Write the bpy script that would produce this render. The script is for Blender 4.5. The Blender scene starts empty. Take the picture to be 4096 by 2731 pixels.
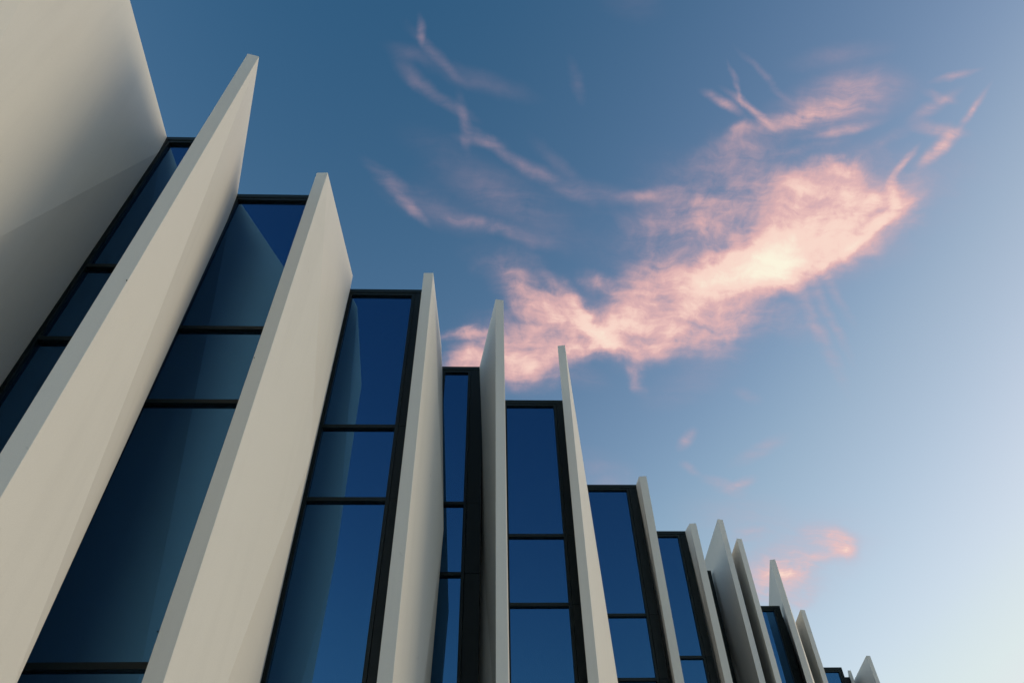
import bpy, bmesh, math, random
from mathutils import Vector, Matrix

random.seed(7)
scn = bpy.context.scene
COL = scn.collection

# ------------------------------------------------------------------ camera
EYE = 1.6                                   # eye height above the pavement
F_PX, PITCH, ROLL, YAW = 2965.35, 0.823857, 0.0249407, 0.0448694
_c, _s = math.cos(ROLL), math.sin(ROLL)
_ct, _st = math.cos(PITCH), math.sin(PITCH)


def yaw(v):
    return Vector((math.cos(YAW) * v[0] + math.sin(YAW) * v[1],
                   -math.sin(YAW) * v[0] + math.cos(YAW) * v[1], v[2]))


_up0 = Vector((0, -_st, _ct))
CAM_R = yaw(_c * Vector((1, 0, 0)) - _s * _up0)
CAM_U = yaw(_s * Vector((1, 0, 0)) + _c * _up0)
CAM_F = yaw(Vector((0, _ct, _st)))
cam = bpy.data.cameras.new('camera')
cam.sensor_width = 36.0
cam.lens = F_PX / 4096 * 36.0
cam.clip_start, cam.clip_end = 0.05, 5000
cam_ob = bpy.data.objects.new('camera', cam)
COL.objects.link(cam_ob)
m = Matrix.Identity(4)
for i in range(3):
    m[i][0], m[i][1], m[i][2] = CAM_R[i], CAM_U[i], -CAM_F[i]
m[2][3] = EYE
cam_ob.matrix_world = m
scn.camera = cam_ob


def ray(x, y):
    """Direction through a pixel of the 4096 x 2731 photograph."""
    return CAM_R * (x - 2048) + CAM_U * (1365.5 - y) + CAM_F * F_PX


def at_z(x, y, z):                          # point at height z above the eye
    d = ray(x, y)
    return d * (z / d.z)


def at_y(x, y, yy):                         # point on the upright plane Y = yy
    d = ray(x, y)
    return d * (yy / d.y)


# ------------------------------------------------------------------ light
SUN_AZ = math.radians(76)                   # clockwise from +Y, towards +X
SUN_EL = math.radians(6)
SKY_PRE = 0.4                               # brings the sky's values into the curve's 0..1
SKY_CURVE = (
    ((0, 0), (0.125, 0.009), (0.15, 0.028), (0.26, 0.15), (0.43, 0.39), (0.7, 0.66), (1.0, 0.80)),
    ((0, 0), (0.16, 0.040), (0.225, 0.092), (0.38, 0.245), (0.56, 0.475), (0.88, 0.75), (1.0, 0.81)),
    ((0, 0), (0.20, 0.102), (0.32, 0.188), (0.50, 0.37), (0.70, 0.59), (0.97, 0.81), (1.0, 0.82)),
)
CLOUD_WARP = (0.030, 0.022, 0.016, 0.009)
CLOUD_TEX = (-0.85, 3.7)
CLOUD_EDGE = (0.0, 0.92, 1.50)
WISP_TEX = (-0.9, 3.4)
EXPOSURE = 0.0
scn.view_settings.view_transform = 'Standard'
scn.view_settings.look = 'None'
scn.view_settings.exposure = EXPOSURE
scn.view_settings.gamma = 1.0
scn.view_settings.use_curve_mapping = False

scn.cycles.use_adaptive_sampling = True
scn.cycles.adaptive_threshold = 0.02
scn.cycles.adaptive_min_samples = 12
scn.cycles.use_denoising = True

sun = bpy.data.lights.new('sun', 'SUN')
sun.energy = 1.5
sun.angle = math.radians(40)
sun.color = (1.0, 0.79, 0.47)
sun_ob = bpy.data.objects.new('sun', sun)
COL.objects.link(sun_ob)
to_sun = Vector((math.sin(SUN_AZ) * math.cos(SUN_EL), math.cos(SUN_AZ) * math.cos(SUN_EL), math.sin(SUN_EL)))
sun_ob.rotation_euler = (-to_sun).to_track_quat('-Z', 'Y').to_euler()
sun_ob.location = (20, 0, 30)

world = bpy.data.worlds.new('World')
scn.world = world
world.use_nodes = True
wt = world.node_tree
wt.nodes.clear()


def node(tree, kind, **kw):
    n = tree.nodes.new(kind)
    for k, v in kw.items():
        if k == 'inputs':
            for i, val in v.items():
                n.inputs[i].default_value = val
        else:
            setattr(n, k, v)
    return n


def L(tree, a, b):
    tree.links.new(a, b)


w_out = node(wt, 'ShaderNodeOutputWorld')
SKY_STRENGTH = 0.12
w_bg = node(wt, 'ShaderNodeBackground', inputs={'Strength': SKY_STRENGTH})
L(wt, w_bg.outputs[0], w_out.inputs['Surface'])
sky = node(wt, 'ShaderNodeTexSky', sky_type='NISHITA', sun_disc=False, sun_elevation=SUN_EL,
           sun_rotation=SUN_AZ, altitude=0.0, air_density=1.0, dust_density=1.0, ozone_density=1.0)
# the photograph's tone curve on the clear sky (deep blue overhead, pale towards the sunset)
pre = node(wt, 'ShaderNodeVectorMath', operation='SCALE', inputs={'Scale': SKY_PRE})
L(wt, sky.outputs[0], pre.inputs[0])
cur = node(wt, 'ShaderNodeRGBCurve')
cm = cur.mapping
cm.extend = 'HORIZONTAL'
for ch, pts in enumerate(SKY_CURVE):
    cv = cm.curves[ch]
    while len(cv.points) < len(pts):
        cv.points.new(0.5, 0.5)
    for q, (px_, py_) in zip(cv.points, pts):
        q.location = (px_, py_)
        q.handle_type = 'AUTO_CLAMPED'
cm.update()
L(wt, pre.outputs[0], cur.inputs['Color'])

# thin high cloud, laid out on a level sheet far overhead (direction divided by its height)
w_tc = node(wt, 'ShaderNodeTexCoord')
sep = node(wt, 'ShaderNodeSeparateXYZ')
L(wt, w_tc.outputs['Generated'], sep.inputs[0])
zc = node(wt, 'ShaderNodeMath', operation='MAXIMUM', inputs={1: 0.02})
L(wt, sep.outputs['Z'], zc.inputs[0])
dx = node(wt, 'ShaderNodeMath', operation='DIVIDE')
dy = node(wt, 'ShaderNodeMath', operation='DIVIDE')
L(wt, sep.outputs['X'], dx.inputs[0]); L(wt, zc.outputs[0], dx.inputs[1])
L(wt, sep.outputs['Y'], dy.inputs[0]); L(wt, zc.outputs[0], dy.inputs[1])
pos = node(wt, 'ShaderNodeCombineXYZ')
L(wt, dx.outputs[0], pos.inputs[0]); L(wt, dy.outputs[0], pos.inputs[1])


def noise(vec, scale, detail, rough=0.6, mapping=None, dist=0.0, seed=(0, 0, 0)):
    mp = node(wt, 'ShaderNodeMapping', inputs={'Location': seed})
    if mapping:
        mp.inputs['Rotation'].default_value = (0, 0, mapping[0])
        mp.inputs['Scale'].default_value = (mapping[1], mapping[2], 1)
    L(wt, vec, mp.inputs['Vector'])
    nz = node(wt, 'ShaderNodeTexNoise', noise_dimensions='2D',
              inputs={'Scale': scale, 'Detail': detail, 'Roughness': rough, 'Distortion': dist})
    L(wt, mp.outputs[0], nz.inputs['Vector'])
    return nz


def warp(vec, scale, detail, amp, seed):
    nz = noise(pos_n.outputs[0], scale * 1.55, detail, 0.55, seed=seed)
    sb = node(wt, 'ShaderNodeVectorMath', operation='SUBTRACT', inputs={1: (0.5, 0.5, 0.5)})
    L(wt, nz.outputs['Color'], sb.inputs[0])
    ma = node(wt, 'ShaderNodeVectorMath', operation='MULTIPLY_ADD', inputs={1: (amp, amp, 0)})
    L(wt, sb.outputs[0], ma.inputs[0]); L(wt, vec, ma.inputs[2])
    return ma.outputs[0]


zn = node(wt, 'ShaderNodeMath', operation='ADD', inputs={1: 0.40})
L(wt, zc.outputs[0], zn.inputs[0])
nx_ = node(wt, 'ShaderNodeMath', operation='DIVIDE')
ny_ = node(wt, 'ShaderNodeMath', operation='DIVIDE')
L(wt, sep.outputs['X'], nx_.inputs[0]); L(wt, zn.outputs[0], nx_.inputs[1])
L(wt, sep.outputs['Y'], ny_.inputs[0]); L(wt, zn.outputs[0], ny_.inputs[1])
pos_n = node(wt, 'ShaderNodeCombineXYZ')
L(wt, nx_.outputs[0], pos_n.inputs[0]); L(wt, ny_.outputs[0], pos_n.inputs[1])
w1 = warp(pos.outputs[0], 9.0, 3.0, CLOUD_WARP[0], (3.1, 1.7, 0))
w2 = warp(w1, 30.0, 4.0, CLOUD_WARP[1], (8.3, 5.2, 0))
w3a = warp(pos.outputs[0], 8.0, 2.0, CLOUD_WARP[2], (5.1, 6.6, 0))
w3 = warp(w3a, 36.0, 4.0, CLOUD_WARP[3], (2.6, 0.6, 0))


def to_sheet(x, y):
    d = ray(x, y)
    return d.x / d.z, d.y / d.z


def stroke_ellipse(x0, y0, x1, y1, hw):
    """Ellipse (in 2352-wide photo pixels) carried over to the cloud sheet: centre, angle, half axes."""
    k = 4096 / 2352
    cx, cy = (x0 + x1) / 2 * k, (y0 + y1) / 2 * k
    hx, hy = (x1 - x0) / 2 * k, (y1 - y0) / 2 * k
    ln = max(math.hypot(hx, hy), 1e-3)
    la = ln + hw * k * 0.8
    ax = (hx / ln * la, hy / ln * la) if ln > 1 else (hw * k, 0)
    hl = hw * k
    nx = (-ax[1], ax[0])
    nl = math.hypot(*nx)
    bx = (nx[0] / nl * hl, nx[1] / nl * hl)
    e = 4.0
    c0 = to_sheet(cx, cy)
    cxp, cyp = to_sheet(cx + e, cy), to_sheet(cx, cy + e)
    J = ((cxp[0] - c0[0]) / e, (cyp[0] - c0[0]) / e, (cxp[1] - c0[1]) / e, (cyp[1] - c0[1]) / e)
    A = (J[0] * ax[0] + J[1] * ax[1], J[2] * ax[0] + J[3] * ax[1])
    B = (J[0] * bx[0] + J[1] * bx[1], J[2] * bx[0] + J[3] * bx[1])
    # principal axes of the ellipse c0 + A cos t + B sin t
    S00, S01, S11 = A[0] ** 2 + B[0] ** 2, A[0] * A[1] + B[0] * B[1], A[1] ** 2 + B[1] ** 2
    tr, de = (S00 + S11) / 2, math.sqrt(((S00 - S11) / 2) ** 2 + S01 ** 2)
    ang = 0.5 * math.atan2(2 * S01, S00 - S11)
    return c0, ang, math.sqrt(tr + de), math.sqrt(max(tr - de, 1e-9))


def strokes(vec, items, soft=1.9, wide=1.0):
    acc = None
    src = vec
    for q, (x0, y0, x1, y1, hw, wgt) in enumerate(items):
        hw *= wide
        if q and q % 6 == 0:                # a negligible link that keeps the node stack short
            ch = node(wt, 'ShaderNodeVectorMath', operation='MULTIPLY_ADD', inputs={1: (0, 0, 1e-6)})
            L(wt, acc, ch.inputs[0]); L(wt, src, ch.inputs[2])
            vec = ch.outputs[0]
        c0, ang, ra, rb = stroke_ellipse(x0, y0, x1, y1, hw)
        mp = node(wt, 'ShaderNodeMapping', vector_type='TEXTURE')
        mp.inputs['Location'].default_value = (c0[0], c0[1], 0)
        mp.inputs['Rotation'].default_value = (0, 0, ang)
        mp.inputs['Scale'].default_value = (ra, rb, 1)
        L(wt, vec, mp.inputs['Vector'])
        ln = node(wt, 'ShaderNodeVectorMath', operation='LENGTH')
        L(wt, mp.outputs[0], ln.inputs[0])
        mr = node(wt, 'ShaderNodeMapRange', interpolation_type='SMOOTHSTEP',
                  inputs={'From Min': soft, 'From Max': 0.0, 'To Min': 0.0, 'To Max': wgt})
        L(wt, ln.outputs['Value'], mr.inputs['Value'])
        if acc is None:
            acc = mr.outputs[0]
        else:
            ad = node(wt, 'ShaderNodeMath', operation='ADD')
            L(wt, acc, ad.inputs[0]); L(wt, mr.outputs[0], ad.inputs[1])
            acc = ad.outputs[0]
    return acc


BODY = [
    (1440, 610, 1700, 410, 120, 0.075), (1260, 500, 1520, 560, 80, 0.045),
    (1584, 667, 1929, 546, 52.8, 0.55), (1667, 645, 1878, 578, 47.4, 0.38), (1527, 687, 1993, 498, 108, 0.46),
    (1763, 466, 1961, 428, 77.8, 0.42), (1974, 479, 2044, 485, 40.6, 0.3), (1910, 597, 2057, 489, 13.6, 0.38),
    (2054, 476, 2051, 415, 11.6, 0.204), (2031, 441, 1999, 473, 16.2, 0.2), (1929, 386, 1971, 391, 20.4, 0.26),
    (1846, 409, 1923, 390, 27, 0.2), (1437, 754, 1757, 734, 39.2, 0.4), (1418, 776, 1648, 789, 35.2, 0.34),
    (1457, 843, 1476, 894, 17.6, 0.26), (1450, 830, 1527, 811, 28.4, 0.28), (1412, 741, 1501, 632, 42, 0.28),
    (1584, 460, 1744, 358, 71.1, 0.17), (1642, 358, 1763, 313, 37.2, 0.17), (1677, 303, 1706, 291, 13.6, 0.2),
    (1457, 536, 1603, 511, 50.8, 0.14), (1527, 409, 1629, 473, 57.6, 0.11), (1163, 779, 1316, 766, 63.6, 0.54),
    (1105, 817, 1214, 843, 47, 0.41), (1035, 838, 1118, 824, 24.2, 0.454), (1163, 862, 1265, 856, 36.4, 0.302),
    (1013, 777, 1105, 760, 9.85, 0.367), (1297, 806, 1437, 802, 21.3, 0.389), (1131, 619, 1259, 709, 36.4, 0.281),
    (1137, 575, 1239, 619, 29.8, 0.18), (1265, 639, 1380, 786, 15.2, 0.259), (1322, 690, 1399, 798, 12.9, 0.259),
    (1338, 645, 1399, 661, 18.2, 0.259), (1214, 683, 1342, 754, 39.4, 0.238),
]
WISPS = [
    (968, 54, 971, 89, 6.3, 0.266), (968, 89, 1041, 166, 7.91, 0.127), (1041, 166, 1169, 208, 14.3, 0.0889),
    (920, 115, 978, 134, 11, 0.076), (933, 160, 984, 211, 11, 0.127), (984, 211, 1061, 255, 8.64, 0.152),
    (1061, 249, 1070, 319, 7.91, 0.19), (1070, 317, 1131, 326, 7.91, 0.165), (1105, 313, 1207, 383, 8.64, 0.178),
    (1195, 377, 1316, 447, 10.2, 0.19), (1259, 358, 1335, 434, 11, 0.0889), (1310, 436, 1425, 450, 14.3, 0.139),
    (1450, 452, 1533, 443, 9.6, 0.34), (869, 396, 926, 441, 9.5, 0.19), (911, 447, 962, 495, 7.03, 0.291),
    (946, 460, 1061, 511, 18.9, 0.139), (1054, 505, 1150, 524, 10.2, 0.241), (1137, 521, 1259, 556, 10.2, 0.178),
    (1016, 358, 1156, 441, 25.3, 0.0889), (1061, 434, 1233, 466, 31.6, 0.076), (1169, 485, 1297, 543, 26.8, 0.076),
    (1639, 224, 1686, 252, 7.7, 0.462), (1699, 230, 1770, 281, 6.4, 0.55), (1763, 287, 1897, 259, 12.2, 0.55),
    (1859, 259, 1999, 227, 32.3, 0.374), (1897, 224, 1999, 204, 30.1, 0.264), (1680, 166, 1699, 220, 3.8, 0.308),
    (1725, 141, 1795, 211, 5.1, 0.198), (1884, 307, 1987, 287, 6.84, 0.418), (1808, 348, 1904, 326, 7, 0.24),
    (1865, 137, 1987, 121, 15, 0.143), (2134, 361, 2178, 319, 10.2, 0.743), (2127, 291, 2191, 300, 9.6, 0.513),
    (2111, 262, 2172, 224, 8.9, 0.378), (2213, 275, 2255, 217, 5.1, 0.594), (2159, 182, 2223, 163, 5.1, 0.459),
    (2057, 399, 2092, 354, 5.1, 0.567), (2012, 332, 2076, 300, 7.7, 0.15), (2134, 217, 2178, 230, 5.7, 0.378),
    (1846, 690, 1923, 849, 9.6, 0.24), (1872, 664, 1936, 792, 7.65, 0.22), (1904, 645, 1948, 722, 7.65, 0.16),
    (1808, 734, 1846, 747, 23, 0.14), (1313, 166, 1329, 211, 8.64, 0.114), (1431, 6, 1482, 13, 22.2, 0.0507),
    (1699, 901, 1731, 913, 8.3, 0.14), (1584, 824, 1680, 811, 15.3, 0.14), (1310, 853, 1361, 869, 16.6, 0.1),
    (1880, 1225, 1935, 1240, 17, 0.455), (1930, 1235, 1945, 1265, 16, 0.455), (1900, 1275, 1945, 1262, 12.5, 0.216),
    (1735, 1345, 1800, 1300, 36.1, 0.414), (1790, 1315, 1860, 1292, 14.9, 0.455), (1800, 1350, 1850, 1350, 25, 0.216),
    (1820, 1395, 1860, 1370, 11.2, 0.23), (1640, 1108, 1690, 1125, 9, 0.364), (1685, 1118, 1720, 1105, 7, 0.338),
    (1570, 1018, 1585, 1000, 8, 0.364), (1575, 1070, 1595, 1082, 6, 0.234), (1715, 1050, 1780, 1015, 10, 0.234),
    (1700, 1228, 1750, 1220, 10, 0.216), (1540, 900, 1640, 860, 24, 0.1),
    (1760, 1350, 1850, 1310, 60, 0.14), (1850, 1260, 1950, 1245, 45, 0.1), (1640, 1180, 1760, 1190, 30, 0.13), (1360, 1080, 1420, 1110, 26, 0.13),
]


def wmath(op, a, b=None, c=None, clamp=False):
    nd = node(wt, 'ShaderNodeMath', operation=op, use_clamp=clamp)
    for i, v in enumerate((a, b, c)):
        if v is None:
            continue
        if isinstance(v, (int, float)):
            nd.inputs[i].default_value = v
        else:
            L(wt, v, nd.inputs[i])
    return nd.outputs[0]


def sheet_angle(x0, y0, x1, y1):
    p, q = to_sheet(x0 * 1.7415, y0 * 1.7415), to_sheet(x1 * 1.7415, y1 * 1.7415)
    return math.atan2(q[1] - p[1], q[0] - p[0])


ax_ang = sheet_angle(1160, 800, 2050, 450)
hair_ang = sheet_angle(930, 170, 1400, 500)
wn = warp(pos_n.outputs[0], 9.0, 3.0, 0.035, (6.2, 1.1, 0))
n_soft = noise(wn, 18.0, 8.0, 0.58, seed=(1.2, 9.4, 0)).outputs[0]
n_fine = noise(wn, 62.0, 5.0, 0.58, seed=(2.9, 7.3, 0)).outputs[0]
n_axis = noise(wn, 22.0, 7.0, 0.6, mapping=(-ax_ang + 0.15, 0.40, 1.6), seed=(4.4, 2.2, 0)).outputs[0]
n_hair = noise(wn, 30.0, 7.0, 0.6, mapping=(-hair_ang, 0.22, 2.2), seed=(7.7, 3.1, 0)).outputs[0]
n_all = wmath('ADD', wmath('MULTIPLY', n_soft, 0.46),
              wmath('ADD', wmath('MULTIPLY', n_axis, 0.16),
                    wmath('ADD', wmath('MULTIPLY', n_hair, 0.20), wmath('MULTIPLY', n_fine, 0.18))))
dBody = strokes(w2, BODY)
ch_ = node(wt, 'ShaderNodeVectorMath', operation='MULTIPLY_ADD', inputs={1: (0, 0, 1e-6)})
L(wt, dBody, ch_.inputs[0]); L(wt, w3, ch_.inputs[2])
dWisp = strokes(ch_.outputs[0], WISPS, 2.1, 1.25)
tex_b = wmath('MULTIPLY_ADD', n_all, CLOUD_TEX[1], CLOUD_TEX[0])
# where the cloud is deep its texture evens out
deep = node(wt, 'ShaderNodeMapRange', inputs={'From Min': 0.45, 'From Max': 1.4, 'To Min': 0.0, 'To Max': 0.82})
L(wt, dBody, deep.inputs['Value'])
tex_m = node(wt, 'ShaderNodeMix', data_type='FLOAT')
L(wt, deep.outputs[0], tex_m.inputs[0]); L(wt, wmath('MAXIMUM', tex_b, 0.28), tex_m.inputs[2])
tex_m.inputs[3].default_value = 1.0
body = wmath('MULTIPLY', dBody, tex_m.outputs[0])
n_w = wmath('ADD', wmath('MULTIPLY', n_soft, 0.35), wmath('ADD', wmath('MULTIPLY', n_hair, 0.45), wmath('MULTIPLY', n_fine, 0.2)))
tex_w = wmath('MULTIPLY_ADD', n_w, WISP_TEX[1], WISP_TEX[0])
wisp = wmath('MULTIPLY', dWisp, wmath('MAXIMUM', tex_w, 0.18))
dens = wmath('ADD', body, wmath('MULTIPLY', wisp, 0.9))
al_b = node(wt, 'ShaderNodeMapRange', interpolation_type='SMOOTHSTEP',
            inputs={'From Min': CLOUD_EDGE[0], 'From Max': CLOUD_EDGE[1], 'To Min': 0.0, 'To Max': 1.0})
L(wt, body, al_b.inputs['Value'])
al_w = wmath('MULTIPLY', wisp, 1.0, clamp=True)
inv = wmath('MULTIPLY', wmath('SUBTRACT', 1.0, al_b.outputs[0]), wmath('SUBTRACT', 1.0, al_w))
alpha_out = wmath('SUBTRACT', 1.0, inv, clamp=True)
ramp = node(wt, 'ShaderNodeValToRGB')
ramp.color_ramp.interpolation = 'EASE'
el = ramp.color_ramp.elements
el[0].position, el[0].color = 0.05, (0.60, 0.39, 0.45, 1)
el[1].position, el[1].color = 1.0, (1.0, 0.94, 0.75, 1)
e2 = el.new(0.40); e2.color = (0.88, 0.50, 0.465, 1)
e3 = el.new(0.66); e3.color = (0.97, 0.70, 0.60, 1)
rr = node(wt, 'ShaderNodeMapRange', inputs={'From Min': 0.0, 'From Max': CLOUD_EDGE[2], 'To Min': 0.0, 'To Max': 1.0})
L(wt, dens, rr.inputs['Value'])
L(wt, rr.outputs[0], ramp.inputs[0])
mixs = node(wt, 'ShaderNodeMix', data_type='RGBA')
L(wt, wmath('MULTIPLY', alpha_out, 0.96), mixs.inputs[0])
L(wt, cur.outputs[0], mixs.inputs[6])
L(wt, ramp.outputs[0], mixs.inputs[7])
post = node(wt, 'ShaderNodeVectorMath', operation='SCALE', inputs={'Scale': 1.0 / SKY_STRENGTH})
L(wt, mixs.outputs[2], post.inputs[0])
L(wt, post.outputs[0], w_bg.inputs['Color'])
world.cycles.sampling_method = 'MANUAL'
world.cycles.sample_map_resolution = 512


# ------------------------------------------------------------------ materials


def new_mat(name):
    mt = bpy.data.materials.new(name)
    mt.use_nodes = True
    t = mt.node_tree
    t.nodes.clear()
    o = node(t, 'ShaderNodeOutputMaterial')
    return mt, t, o


def painted_render():
    mt, t, o = new_mat('white_painted_render')
    b = node(t, 'ShaderNodeBsdfPrincipled', inputs={'Roughness': 0.55, 'Specular IOR Level': 0.35})
    tc = node(t, 'ShaderNodeTexCoord')
    # broad uneven tone of the paint
    n1 = node(t, 'ShaderNodeTexNoise', inputs={'Scale': 0.9, 'Detail': 4.0, 'Roughness': 0.6})
    r1 = node(t, 'ShaderNodeValToRGB')
    r1.color_ramp.elements[0].position, r1.color_ramp.elements[1].position = 0.25, 0.75
    r1.color_ramp.elements[0].color = (0.69, 0.675, 0.635, 1)
    r1.color_ramp.elements[1].color = (0.715, 0.70, 0.655, 1)
    # faint runs of dirt down the face
    mp = node(t, 'ShaderNodeMapping', inputs={'Scale': (6.0, 6.0, 0.35)})
    n2 = node(t, 'ShaderNodeTexNoise', inputs={'Scale': 1.0, 'Detail': 5.0, 'Roughness': 0.55})
    r2 = node(t, 'ShaderNodeMapRange', inputs={'From Min': 0.52, 'From Max': 0.78, 'To Min': 1.0, 'To Max': 0.95})
    # small scuffs and specks
    n3 = node(t, 'ShaderNodeTexNoise', inputs={'Scale': 4.5, 'Detail': 6.0, 'Roughness': 0.7})
    r3 = node(t, 'ShaderNodeMapRange', inputs={'From Min': 0.68, 'From Max': 0.78, 'To Min': 1.0, 'To Max': 0.80})
    n4 = node(t, 'ShaderNodeTexNoise', inputs={'Scale': 260.0, 'Detail': 2.0, 'Roughness': 0.7})
    r4 = node(t, 'ShaderNodeMapRange', inputs={'From Min': 0.3, 'From Max': 0.7, 'To Min': 0.95, 'To Max': 1.05})
    for a, bb in ((tc, n1), (tc, n3), (tc, n4)):
        L(t, a.outputs['Object'], bb.inputs['Vector'])
    L(t, tc.outputs['Object'], mp.inputs['Vector'])
    L(t, mp.outputs[0], n2.inputs['Vector'])
    L(t, n1.outputs[0], r1.inputs[0])
    for a, bb in ((n2, r2), (n3, r3), (n4, r4)):
        L(t, a.outputs[0], bb.inputs[0])
    mu = node(t, 'ShaderNodeMath', operation='MULTIPLY')
    mu2 = node(t, 'ShaderNodeMath', operation='MULTIPLY')
    L(t, r2.outputs[0], mu.inputs[0]); L(t, r3.outputs[0], mu.inputs[1])
    L(t, mu.outputs[0], mu2.inputs[0]); L(t, r4.outputs[0], mu2.inputs[1])
    sc = node(t, 'ShaderNodeVectorMath', operation='SCALE')
    L(t, r1.outputs[0], sc.inputs[0]); L(t, mu2.outputs[0], sc.inputs['Scale'])
    L(t, sc.outputs[0], b.inputs['Base Color'])
    nb = node(t, 'ShaderNodeTexNoise', inputs={'Scale': 120.0, 'Detail': 3.0, 'Roughness': 0.6})
    L(t, tc.outputs['Object'], nb.inputs['Vector'])
    bp = node(t, 'ShaderNodeBump', inputs={'Strength': 0.12, 'Distance': 0.004})
    L(t, nb.outputs[0], bp.inputs['Height'])
    L(t, bp.outputs[0], b.inputs['Normal'])
    L(t, b.outputs[0], o.inputs[0])
    return mt


def dark_metal(name, col, rough):
    mt, t, o = new_mat(name)
    b = node(t, 'ShaderNodeBsdfPrincipled', inputs={'Base Color': (*col, 1), 'Specular IOR Level': 0.25})
    tc = node(t, 'ShaderNodeTexCoord')
    n = node(t, 'ShaderNodeTexNoise', inputs={'Scale': 9.0, 'Detail': 5.0})
    r = node(t, 'ShaderNodeMapRange', inputs={'To Min': rough - 0.08, 'To Max': rough + 0.1})
    L(t, tc.outputs['Object'], n.inputs['Vector'])
    L(t, n.outputs[0], r.inputs[0])
    L(t, r.outputs[0], b.inputs['Roughness'])
    L(t, b.outputs[0], o.inputs[0])
    return mt


def coated_glass():
    """Dark solar glass: a tinted mirror coat over a nearly black body."""
    mt, t, o = new_mat('blue_solar_glass')
    tc = node(t, 'ShaderNodeTexCoord')
    nz = node(t, 'ShaderNodeTexNoise', inputs={'Scale': 0.5, 'Detail': 2.0})
    L(t, tc.outputs['Object'], nz.inputs['Vector'])
    bp = node(t, 'ShaderNodeBump', inputs={'Strength': 0.05, 'Distance': 0.02})
    L(t, nz.outputs[0], bp.inputs['Height'])
    body = node(t, 'ShaderNodeBsdfDiffuse', inputs={'Color': (0.004, 0.008, 0.014, 1)})
    gl = node(t, 'ShaderNodeBsdfGlossy', inputs={'Roughness': 0.0})
    lw = node(t, 'ShaderNodeLayerWeight', inputs={'Blend': 0.18})
    mixc = node(t, 'ShaderNodeMix', data_type='RGBA')
    mixc.inputs[6].default_value = GLASS_TINT
    mixc.inputs[7].default_value = (0.55, 0.62, 0.70, 1)
    L(t, lw.outputs['Fresnel'], mixc.inputs[0])
    L(t, mixc.outputs[2], gl.inputs['Color'])
    L(t, bp.outputs[0], gl.inputs['Normal'])
    ad = node(t, 'ShaderNodeAddShader')
    L(t, body.outputs[0], ad.inputs[0]); L(t, gl.outputs[0], ad.inputs[1])
    L(t, ad.outputs[0], o.inputs[0])
    return mt


def paving():
    mt, t, o = new_mat('grey_paving')
    b = node(t, 'ShaderNodeBsdfPrincipled', inputs={'Roughness': 0.85})
    tc = node(t, 'ShaderNodeTexCoord')
    br = node(t, 'ShaderNodeTexBrick', inputs={'Color1': (0.47, 0.445, 0.40, 1), 'Color2': (0.42, 0.395, 0.35, 1),
                                               'Mortar': (0.17, 0.16, 0.145, 1), 'Scale': 1.0, 'Mortar Size': 0.008,
                                               'Brick Width': 0.6, 'Row Height': 0.6})
    n = node(t, 'ShaderNodeTexNoise', inputs={'Scale': 0.7, 'Detail': 8.0})
    r = node(t, 'ShaderNodeMapRange', inputs={'To Min': 0.8, 'To Max': 1.15})
    sc = node(t, 'ShaderNodeVectorMath', operation='SCALE')
    L(t, tc.outputs['Object'], br.inputs['Vector']); L(t, tc.outputs['Object'], n.inputs['Vector'])
    L(t, n.outputs[0], r.inputs[0]); L(t, br.outputs[0], sc.inputs[0]); L(t, r.outputs[0], sc.inputs['Scale'])
    L(t, sc.outputs[0], b.inputs['Base Color'])
    L(t, b.outputs[0], o.inputs[0])
    return mt


GLASS_TINT = (0.038, 0.128, 0.262, 1)
M_FIN = painted_render()
M_FRAME = dark_metal('black_frame_metal', (0.007, 0.013, 0.0138), 0.45)
M_PANEL = dark_metal('black_panel_metal', (0.005, 0.0095, 0.0105), 0.5)
M_GASKET = dark_metal('black_gasket', (0.003, 0.003, 0.003), 0.8)
M_GLASS = coated_glass()
M_WALL = dark_metal('charcoal_wall', (0.03, 0.032, 0.034), 0.7)
M_PAVE = paving()

# ------------------------------------------------------------------ helpers


def link_mesh(name, verts, faces, mat, parent=None, bevel=0.0, recalc=True):
    me = bpy.data.meshes.new(name)
    me.from_pydata([tuple(v) for v in verts], [], faces)
    bm = bmesh.new(); bm.from_mesh(me)
    if recalc:
        bmesh.ops.recalc_face_normals(bm, faces=bm.faces)
    bm.to_mesh(me); bm.free()
    me.materials.append(mat)
    ob = bpy.data.objects.new(name, me)
    COL.objects.link(ob)
    if parent is not None:
        ob.parent = parent
        if parent.type == 'EMPTY':
            ob.matrix_parent_inverse = Matrix.Translation(-parent.location)
    if bevel > 0:
        bv = ob.modifiers.new('soft_edge', 'BEVEL')
        bv.width, bv.segments = bevel, 2
        bv.limit_method, bv.angle_limit = 'ANGLE', math.radians(40)
        bv.harden_normals = False
    return ob


def box_geo(V, Fc, x0, x1, y0, y1, z0, z1):
    b = len(V)
    V += [(x, y, z) for z in (z0, z1) for y in (y0, y1) for x in (x0, x1)]
    Fc += [tuple(b + i for i in q) for q in ((0, 2, 3, 1), (4, 5, 7, 6), (0, 1, 5, 4), (2, 6, 7, 3), (0, 4, 6, 2), (1, 3, 7, 5))]


def box(name, dims, mat, parent, bevel=0.0):
    V, Fc = [], []
    box_geo(V, Fc, *dims)
    return link_mesh(name, V, Fc, mat, parent, bevel)


# ------------------------------------------------------------------ setting
g = link_mesh('ground', [(-2500, -2500, 0), (2500, -2500, 0), (2500, 2500, 0), (-2500, 2500, 0)], [(0, 1, 2, 3)], M_PAVE)
g['kind'] = 'structure'

# ------------------------------------------------------------------ the building
H = 8.0                                     # roof line above the eye
TOP = H + EYE
BASE = bpy.data.objects.new('office_building', None)
COL.objects.link(BASE)
BASE.location = (0.0, 12.0, 0.0)
BASE['label'] = 'building with tall white folded fins and dark blue glass strips stepping back'
BASE['category'] = 'building'

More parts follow.
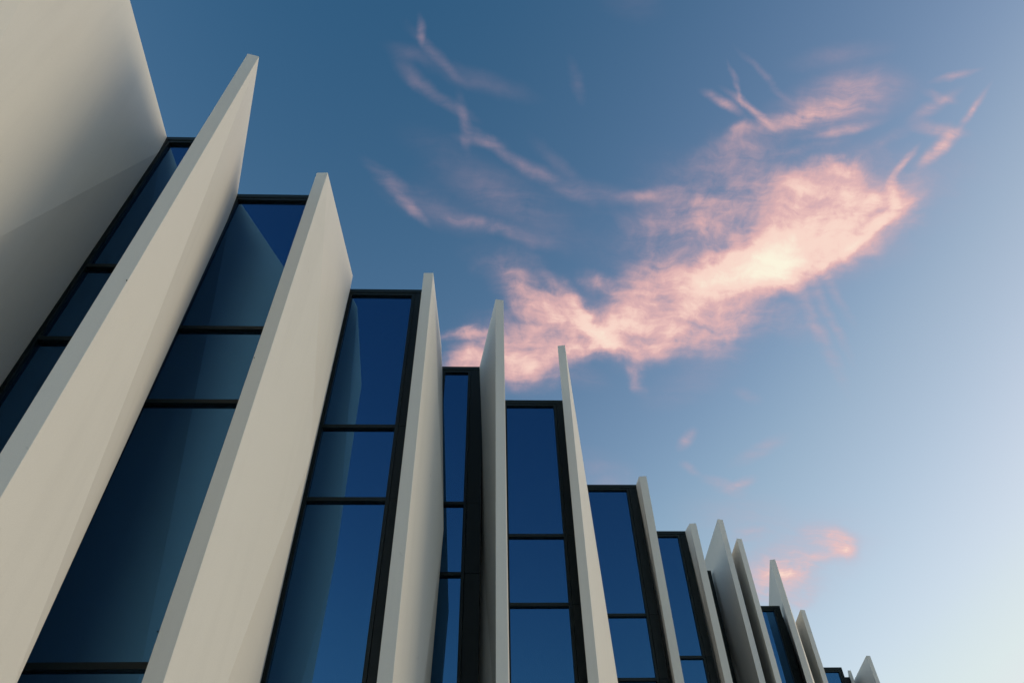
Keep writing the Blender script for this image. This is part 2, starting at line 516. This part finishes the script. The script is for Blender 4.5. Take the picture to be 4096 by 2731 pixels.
WY = {1: 4.208, 2: 4.961, 3: 6.4405, 4: 7.925, 5: 8.662, 6: 10.879, 7: 12.3636}
WY[8] = at_z(2840, 2280, H).y
WY[9] = at_z(3090, 2421, H).y
WY[10] = at_z(3300, 2667, H).y


def P3(p):                                  # from eye-height coordinates to the ground's
    return Vector((p[0], p[1], p[2] + EYE))


# fins: a plate folded about one point of its face (the apex), upright front edge.
# tl, tr: pixels of the two top front corners; back: plan points of the top edge towards the wall; apex: (x, y, z)
def px_top(x, y, zt=H):
    p = at_z(x, y, zt)
    return Vector((p.x, p.y))


def px_plane(x, y, yy):
    p = at_y(x, y, yy)
    return (p.x, p.y, p.z)


FINS = []


def fin(tl, tr, back, apex, thick=None, zt=H):
    tr2 = tr if isinstance(tr, Vector) else px_top(*tr, zt)
    if tl is None:
        tl2 = tr2 - Vector((thick, 0))
    else:
        tl2 = tl if isinstance(tl, Vector) else px_top(*tl, zt)
    off = tl2 - tr2
    zb = -EYE - 0.02
    path = [tr2] + [Vector(b) for b in back]
    n = len(path)
    V, Fc = [], []
    for sh in (Vector((0, 0)), off):
        for p in path:
            V.append((p.x + sh.x, p.y + sh.y, zt))
        V.append((path[0].x + sh.x, path[0].y + sh.y, zb))
        V.append((path[-1].x + sh.x, path[-1].y + sh.y, zb))
        V.append((apex[0] + sh.x, apex[1] + sh.y, apex[2]))
    k = n + 3
    fb, rb, ap = n, n + 1, n + 2
    for s in (0, k):
        for i in range(n - 1):
            Fc.append((s + i, s + i + 1, s + ap))
        Fc.append((s + n - 1, s + rb, s + ap))
        Fc.append((s + rb, s + fb, s + ap))
        Fc.append((s + fb, s + 0, s + ap))
    for i in range(n - 1):
        Fc.append((i, i + 1, k + i + 1, k + i))
    Fc.append((0, fb, k + fb, k))
    Fc.append((n - 1, rb, k + rb, k + n - 1))
    Fc.append((fb, rb, k + rb, k + fb))
    V = [P3(v) for v in V]
    ob = link_mesh('fin', V, Fc, M_FIN, BASE, bevel=0.006)
    FINS.append((ob, tl2, tr2, path))
    return ob


def w_back(i, x):
    return (x, WY[i] + 0.12)


# fin 0, the big one beside the camera
t0, b = px_top(371, -550), px_top(668, 547)
rear = b + (b - t0).normalized() * 0.12
f0 = fin(None, t0, [rear], px_plane(-560, 1247, 2.72), thick=0.125)
f0['label'] = 'broad white fin with two diagonal creases across its face'
# A
kA = px_top(950.5, 774.5)
fA = fin((991, 215), (1037, 226), [kA + (kA - px_top(1037, 226)).normalized() * 0.1], px_plane(-5, 2890, 4.15))
# B
kB = px_top(1411, 1102)
kB2 = px_top(1401, 1154)
fB = fin((1267, 691), (1311, 690), [kB, kB2 + (kB2 - kB).normalized() * 0.1], px_plane(1240, 1830, 5.6))
# C
kC = px_top(1765, 1378)
kC2 = px_top(1768.5, 1466)
fC = fin((1695, 1091), (1733, 1091), [kC, kC2 + (kC2 - kC).normalized() * 0.1], px_plane(1774, 2115, 7.05))
# D, turned the other way
dD = px_top(1919, 1463) - px_top(1982, 1196)
tD = px_top(2014, 1200)
fD = fin((1982, 1196), (2014, 1200), [tD + dD, tD + dD * ((WY[5] + 0.12 - tD.y) / dD.y)], px_plane(2043, 3050, 7.7))
# E, one of the taller ones
ZE = 8.8
tE, kE = px_top(2259.5, 1379, ZE), px_top(2330, 1850, ZE)
rE = tE + (kE - tE) * ((WY[6] + 0.12 - tE.y) / (kE.y - tE.y))
fE = fin((2230, 1383), (2259.5, 1379), [rE], px_plane(2507, 2950, 9.9), zt=ZE)


def left_fin(tl, tr, kl, rear_y, apex_y, apex_z, bulge, zt=H):
    """A fin seen from its left: kl is a pixel further along its top left edge."""
    a, b = px_top(*tl, zt), px_top(*tr, zt)
    k = px_top(*kl, zt)
    d = (k - a) / (k.y - a.y)
    m = b + d * (apex_y - b.y)
    return fin(tl, tr, [b + d * (rear_y - b.y)], (m.x + bulge, apex_y, apex_z), zt=zt)


fF = left_fin((2556, 1904), (2585, 1902.5), (2544, 1936), WY[7] + 0.12, 11.5, 2.6, 0.20)
fG = left_fin((2758, 2092), (2784, 2091), (2741, 2121), WY[8] + 0.12, 12.9, 3.0, 0.20)
fH = left_fin((2870, 2074), (2891, 2077.5), (2820, 2234), WY[8] + 0.9, 13.5, 3.4, 0.24, 8.45)
fI = left_fin((2947, 2151), (2967, 2154), (2928, 2210), WY[9] + 0.12, 13.8, 3.0, 0.22)
fJ = left_fin((3078.5, 2238), (3100, 2235), (3075, 2418), WY[9] + 2.3, 15.9, 3.8, 0.26, 8.85)
fK = left_fin((3201, 2436), (3219, 2438), (3180, 2492), WY[10] + 0.12, 16.9, 3.0, 0.22)
fL = left_fin((3390, 2679), (3403, 2679), (3391.5, 2690), WY[10] + 1.8, 19.6, 3.0, 0.1)
fM = left_fin((3464.5, 2620), (3480, 2620.5), (3418, 2714), WY[10] + 2.0, 18.7, 3.0, 0.22)

FIN_LABELS = {
    'A': 'white fin with one long crease running down from its tip',
}
fA['label'] = FIN_LABELS['A']

# tiny fixing holes on two front edges
for (px, py), (fo, tl2, tr2, path) in (((507, 1121), FINS[1]), ((1017, 1430), FINS[2]), ((631, 2524), FINS[2])):
    yy = (tl2.y + tr2.y) / 2
    p = P3(at_y(px, py, yy))
    nrm = Vector((tr2.y - tl2.y, -(tr2.x - tl2.x), 0)).normalized()
    if nrm.y > 0:
        nrm = -nrm
    ax = Vector((0, 0, 1)); bx = nrm.cross(ax)
    V, Fc = [], []
    r = 0.0045
    for d in (0.002, -0.004):
        for q in range(10):
            an = q * math.tau / 10
            V.append(p + nrm * d + (ax * math.cos(an) + bx * math.sin(an)) * r)
    Fc = [tuple(range(10)), tuple(range(19, 9, -1))] + [(q, (q + 1) % 10, 10 + (q + 1) % 10, 10 + q) for q in range(10)]
    link_mesh('fixing_hole', V, Fc, M_GASKET, fo)

# ------------------------------------------------------------------ windows
LEV = [5.567, 4.579, 2.212, 1.19]           # tops of the cross bars above the eye
BAR = 0.048


def window(i, xl, xr, glass_r, line=0.04):
    """xl..xr outer width, glass_r right edge of the glass."""
    y = WY[i]
    zb = 0.05
    jl = 0.060                              # left jamb
    gy = y + 0.045
    V, Fc = [], []
    back = y + 0.17
    # stepped frame: outer bar, then a slimmer bar a little behind it
    box_geo(V, Fc, xl, xr, y, back, TOP - 0.068, TOP)                          # flashing at the top
    box_geo(V, Fc, xl, xl + 0.032, y + 0.002, back, zb, TOP - 0.068)
    box_geo(V, Fc, xl + 0.032, xl + jl, y + 0.010, back, zb, TOP - 0.068)
    box_geo(V, Fc, glass_r, glass_r + line, y + 0.010, back, zb, TOP - 0.068)
    box_geo(V, Fc, xl + jl, glass_r, y + 0.009, back, TOP - 0.112, TOP - 0.069)
    box_geo(V, Fc, xl + jl, glass_r, y + 0.009, back, zb, zb + 0.08)
    fr = link_mesh('window', V, Fc, M_FRAME, BASE, bevel=0.003)
    zs = [TOP - 0.112] + [z + EYE for z in LEV]
    # cross bars
    for z in LEV:
        box('cross_bar', (xl + jl - 0.001, glass_r + 0.001, y + 0.006, back - 0.02, z + EYE - BAR, z + EYE), M_FRAME, fr, 0.003)
    # panes
    edges = [(TOP - 0.112, LEV[0] + EYE)]
    for q in range(len(LEV) - 1):
        edges.append((LEV[q] + EYE - BAR, LEV[q + 1] + EYE))
    edges.append((LEV[-1] + EYE - BAR, zb + 0.08))
    for zt, zl in edges:
        tilt = random.uniform(-0.0010, 0.0010)
        ob = box('pane', (xl + jl - 0.004, glass_r + 0.004, gy, gy + 0.024, zl - 0.004, zt + 0.004), M_GLASS, fr)
    # side panels between the glass and the fin, jointed level with the bars
    if xr - (glass_r + line) > 0.03:
        zt = TOP - 0.070
        for zj in [z + EYE - BAR / 2 for z in LEV] + [zb]:
            box('side_panel', (glass_r + line + 0.004, xr, y + 0.004, back - 0.01, zj + 0.002, zt - 0.002), M_PANEL, fr, 0.002)
            zt = zj
    return fr


def wx(px, py, i, dy=0.0):
    return at_y(px, py, WY[i] + dy).x


W1 = window(1, wx(671, 547, 1) - 0.01, FINS[1][3][0].x - 0.45, FINS[1][3][0].x - 0.60)
W2 = window(2, wx(950.5, 775, 2) - 0.03, FINS[2][3][0].x - 0.06, FINS[2][3][0].x - 0.19)
W3 = window(3, wx(1401, 1155, 3) - 0.02, FINS[3][3][0].x - 0.06, wx(1647, 1186, 3, 0.02))
W4 = window(4, wx(1769, 1466, 4) - 0.01, wx(1933, 1466, 4), wx(1872.8, 1491.8, 4, 0.02))
W5 = window(5, wx(2012, 1601, 5), wx(2247, 1601, 5) + 0.05, wx(2214, 1624, 5, 0.02))
W6 = window(6, wx(2345, 1937, 6) - 0.05, wx(2544, 1936, 6), wx(2506, 1959, 6, 0.02))
W7 = window(7, wx(2600, 2122, 7), wx(2742, 2122, 7), wx(2711, 2142.6, 7, 0.02))
W8 = window(8, wx(2790, 2280, 8), wx(2843, 2280, 8), wx(2800, 2290, 8))
W9 = window(9, wx(3030, 2421, 9), wx(3118, 2421, 9), wx(3095, 2441, 9, 0.02))
W10 = window(10, wx(3230, 2667, 10), wx(3366, 2667, 10), wx(3355, 2686, 10, 0.02))

# the wall behind the glazing, stepping back with it
def fin_x(k, y):
    path = FINS[k][3]
    for p, q in zip(path, path[1:]):
        if p.y <= y <= q.y or q is path[-1]:
            return p.x + (q.x - p.x) * (y - p.y) / (q.y - p.y) - 0.06


plan = [(-9.0, WY[1] + 0.30)]
cur = WY[1] + 0.30
for k, ny in ((1, WY[2]), (2, WY[3]), (3, WY[4]), (4, WY[5]), (5, WY[6]), (6, WY[7]), (7, WY[8]), (8, WY[8] + 0.74),
              (9, WY[9]), (10, WY[9] + 2.2), (11, WY[10])):
    plan.append((fin_x(k, cur), cur)); nxt = ny + 0.30
    plan.append((fin_x(k, nxt), nxt)); cur = nxt
xe = fin_x(12, cur + 0.1) + 0.03
plan += [(xe, cur), (xe + 0.05, 22.0), (11.0, 26.0), (11.0, 34.0), (-9.0, 34.0)]
n = len(plan)
V = [(x, y, 0.02) for x, y in plan] + [(x, y, TOP - 0.12) for x, y in plan]
Fc = [tuple(range(n)), tuple(range(2 * n - 1, n - 1, -1))] + [(q, (q + 1) % n, n + (q + 1) % n, n + q) for q in range(n)]
link_mesh('wall', V, Fc, M_WALL, BASE)
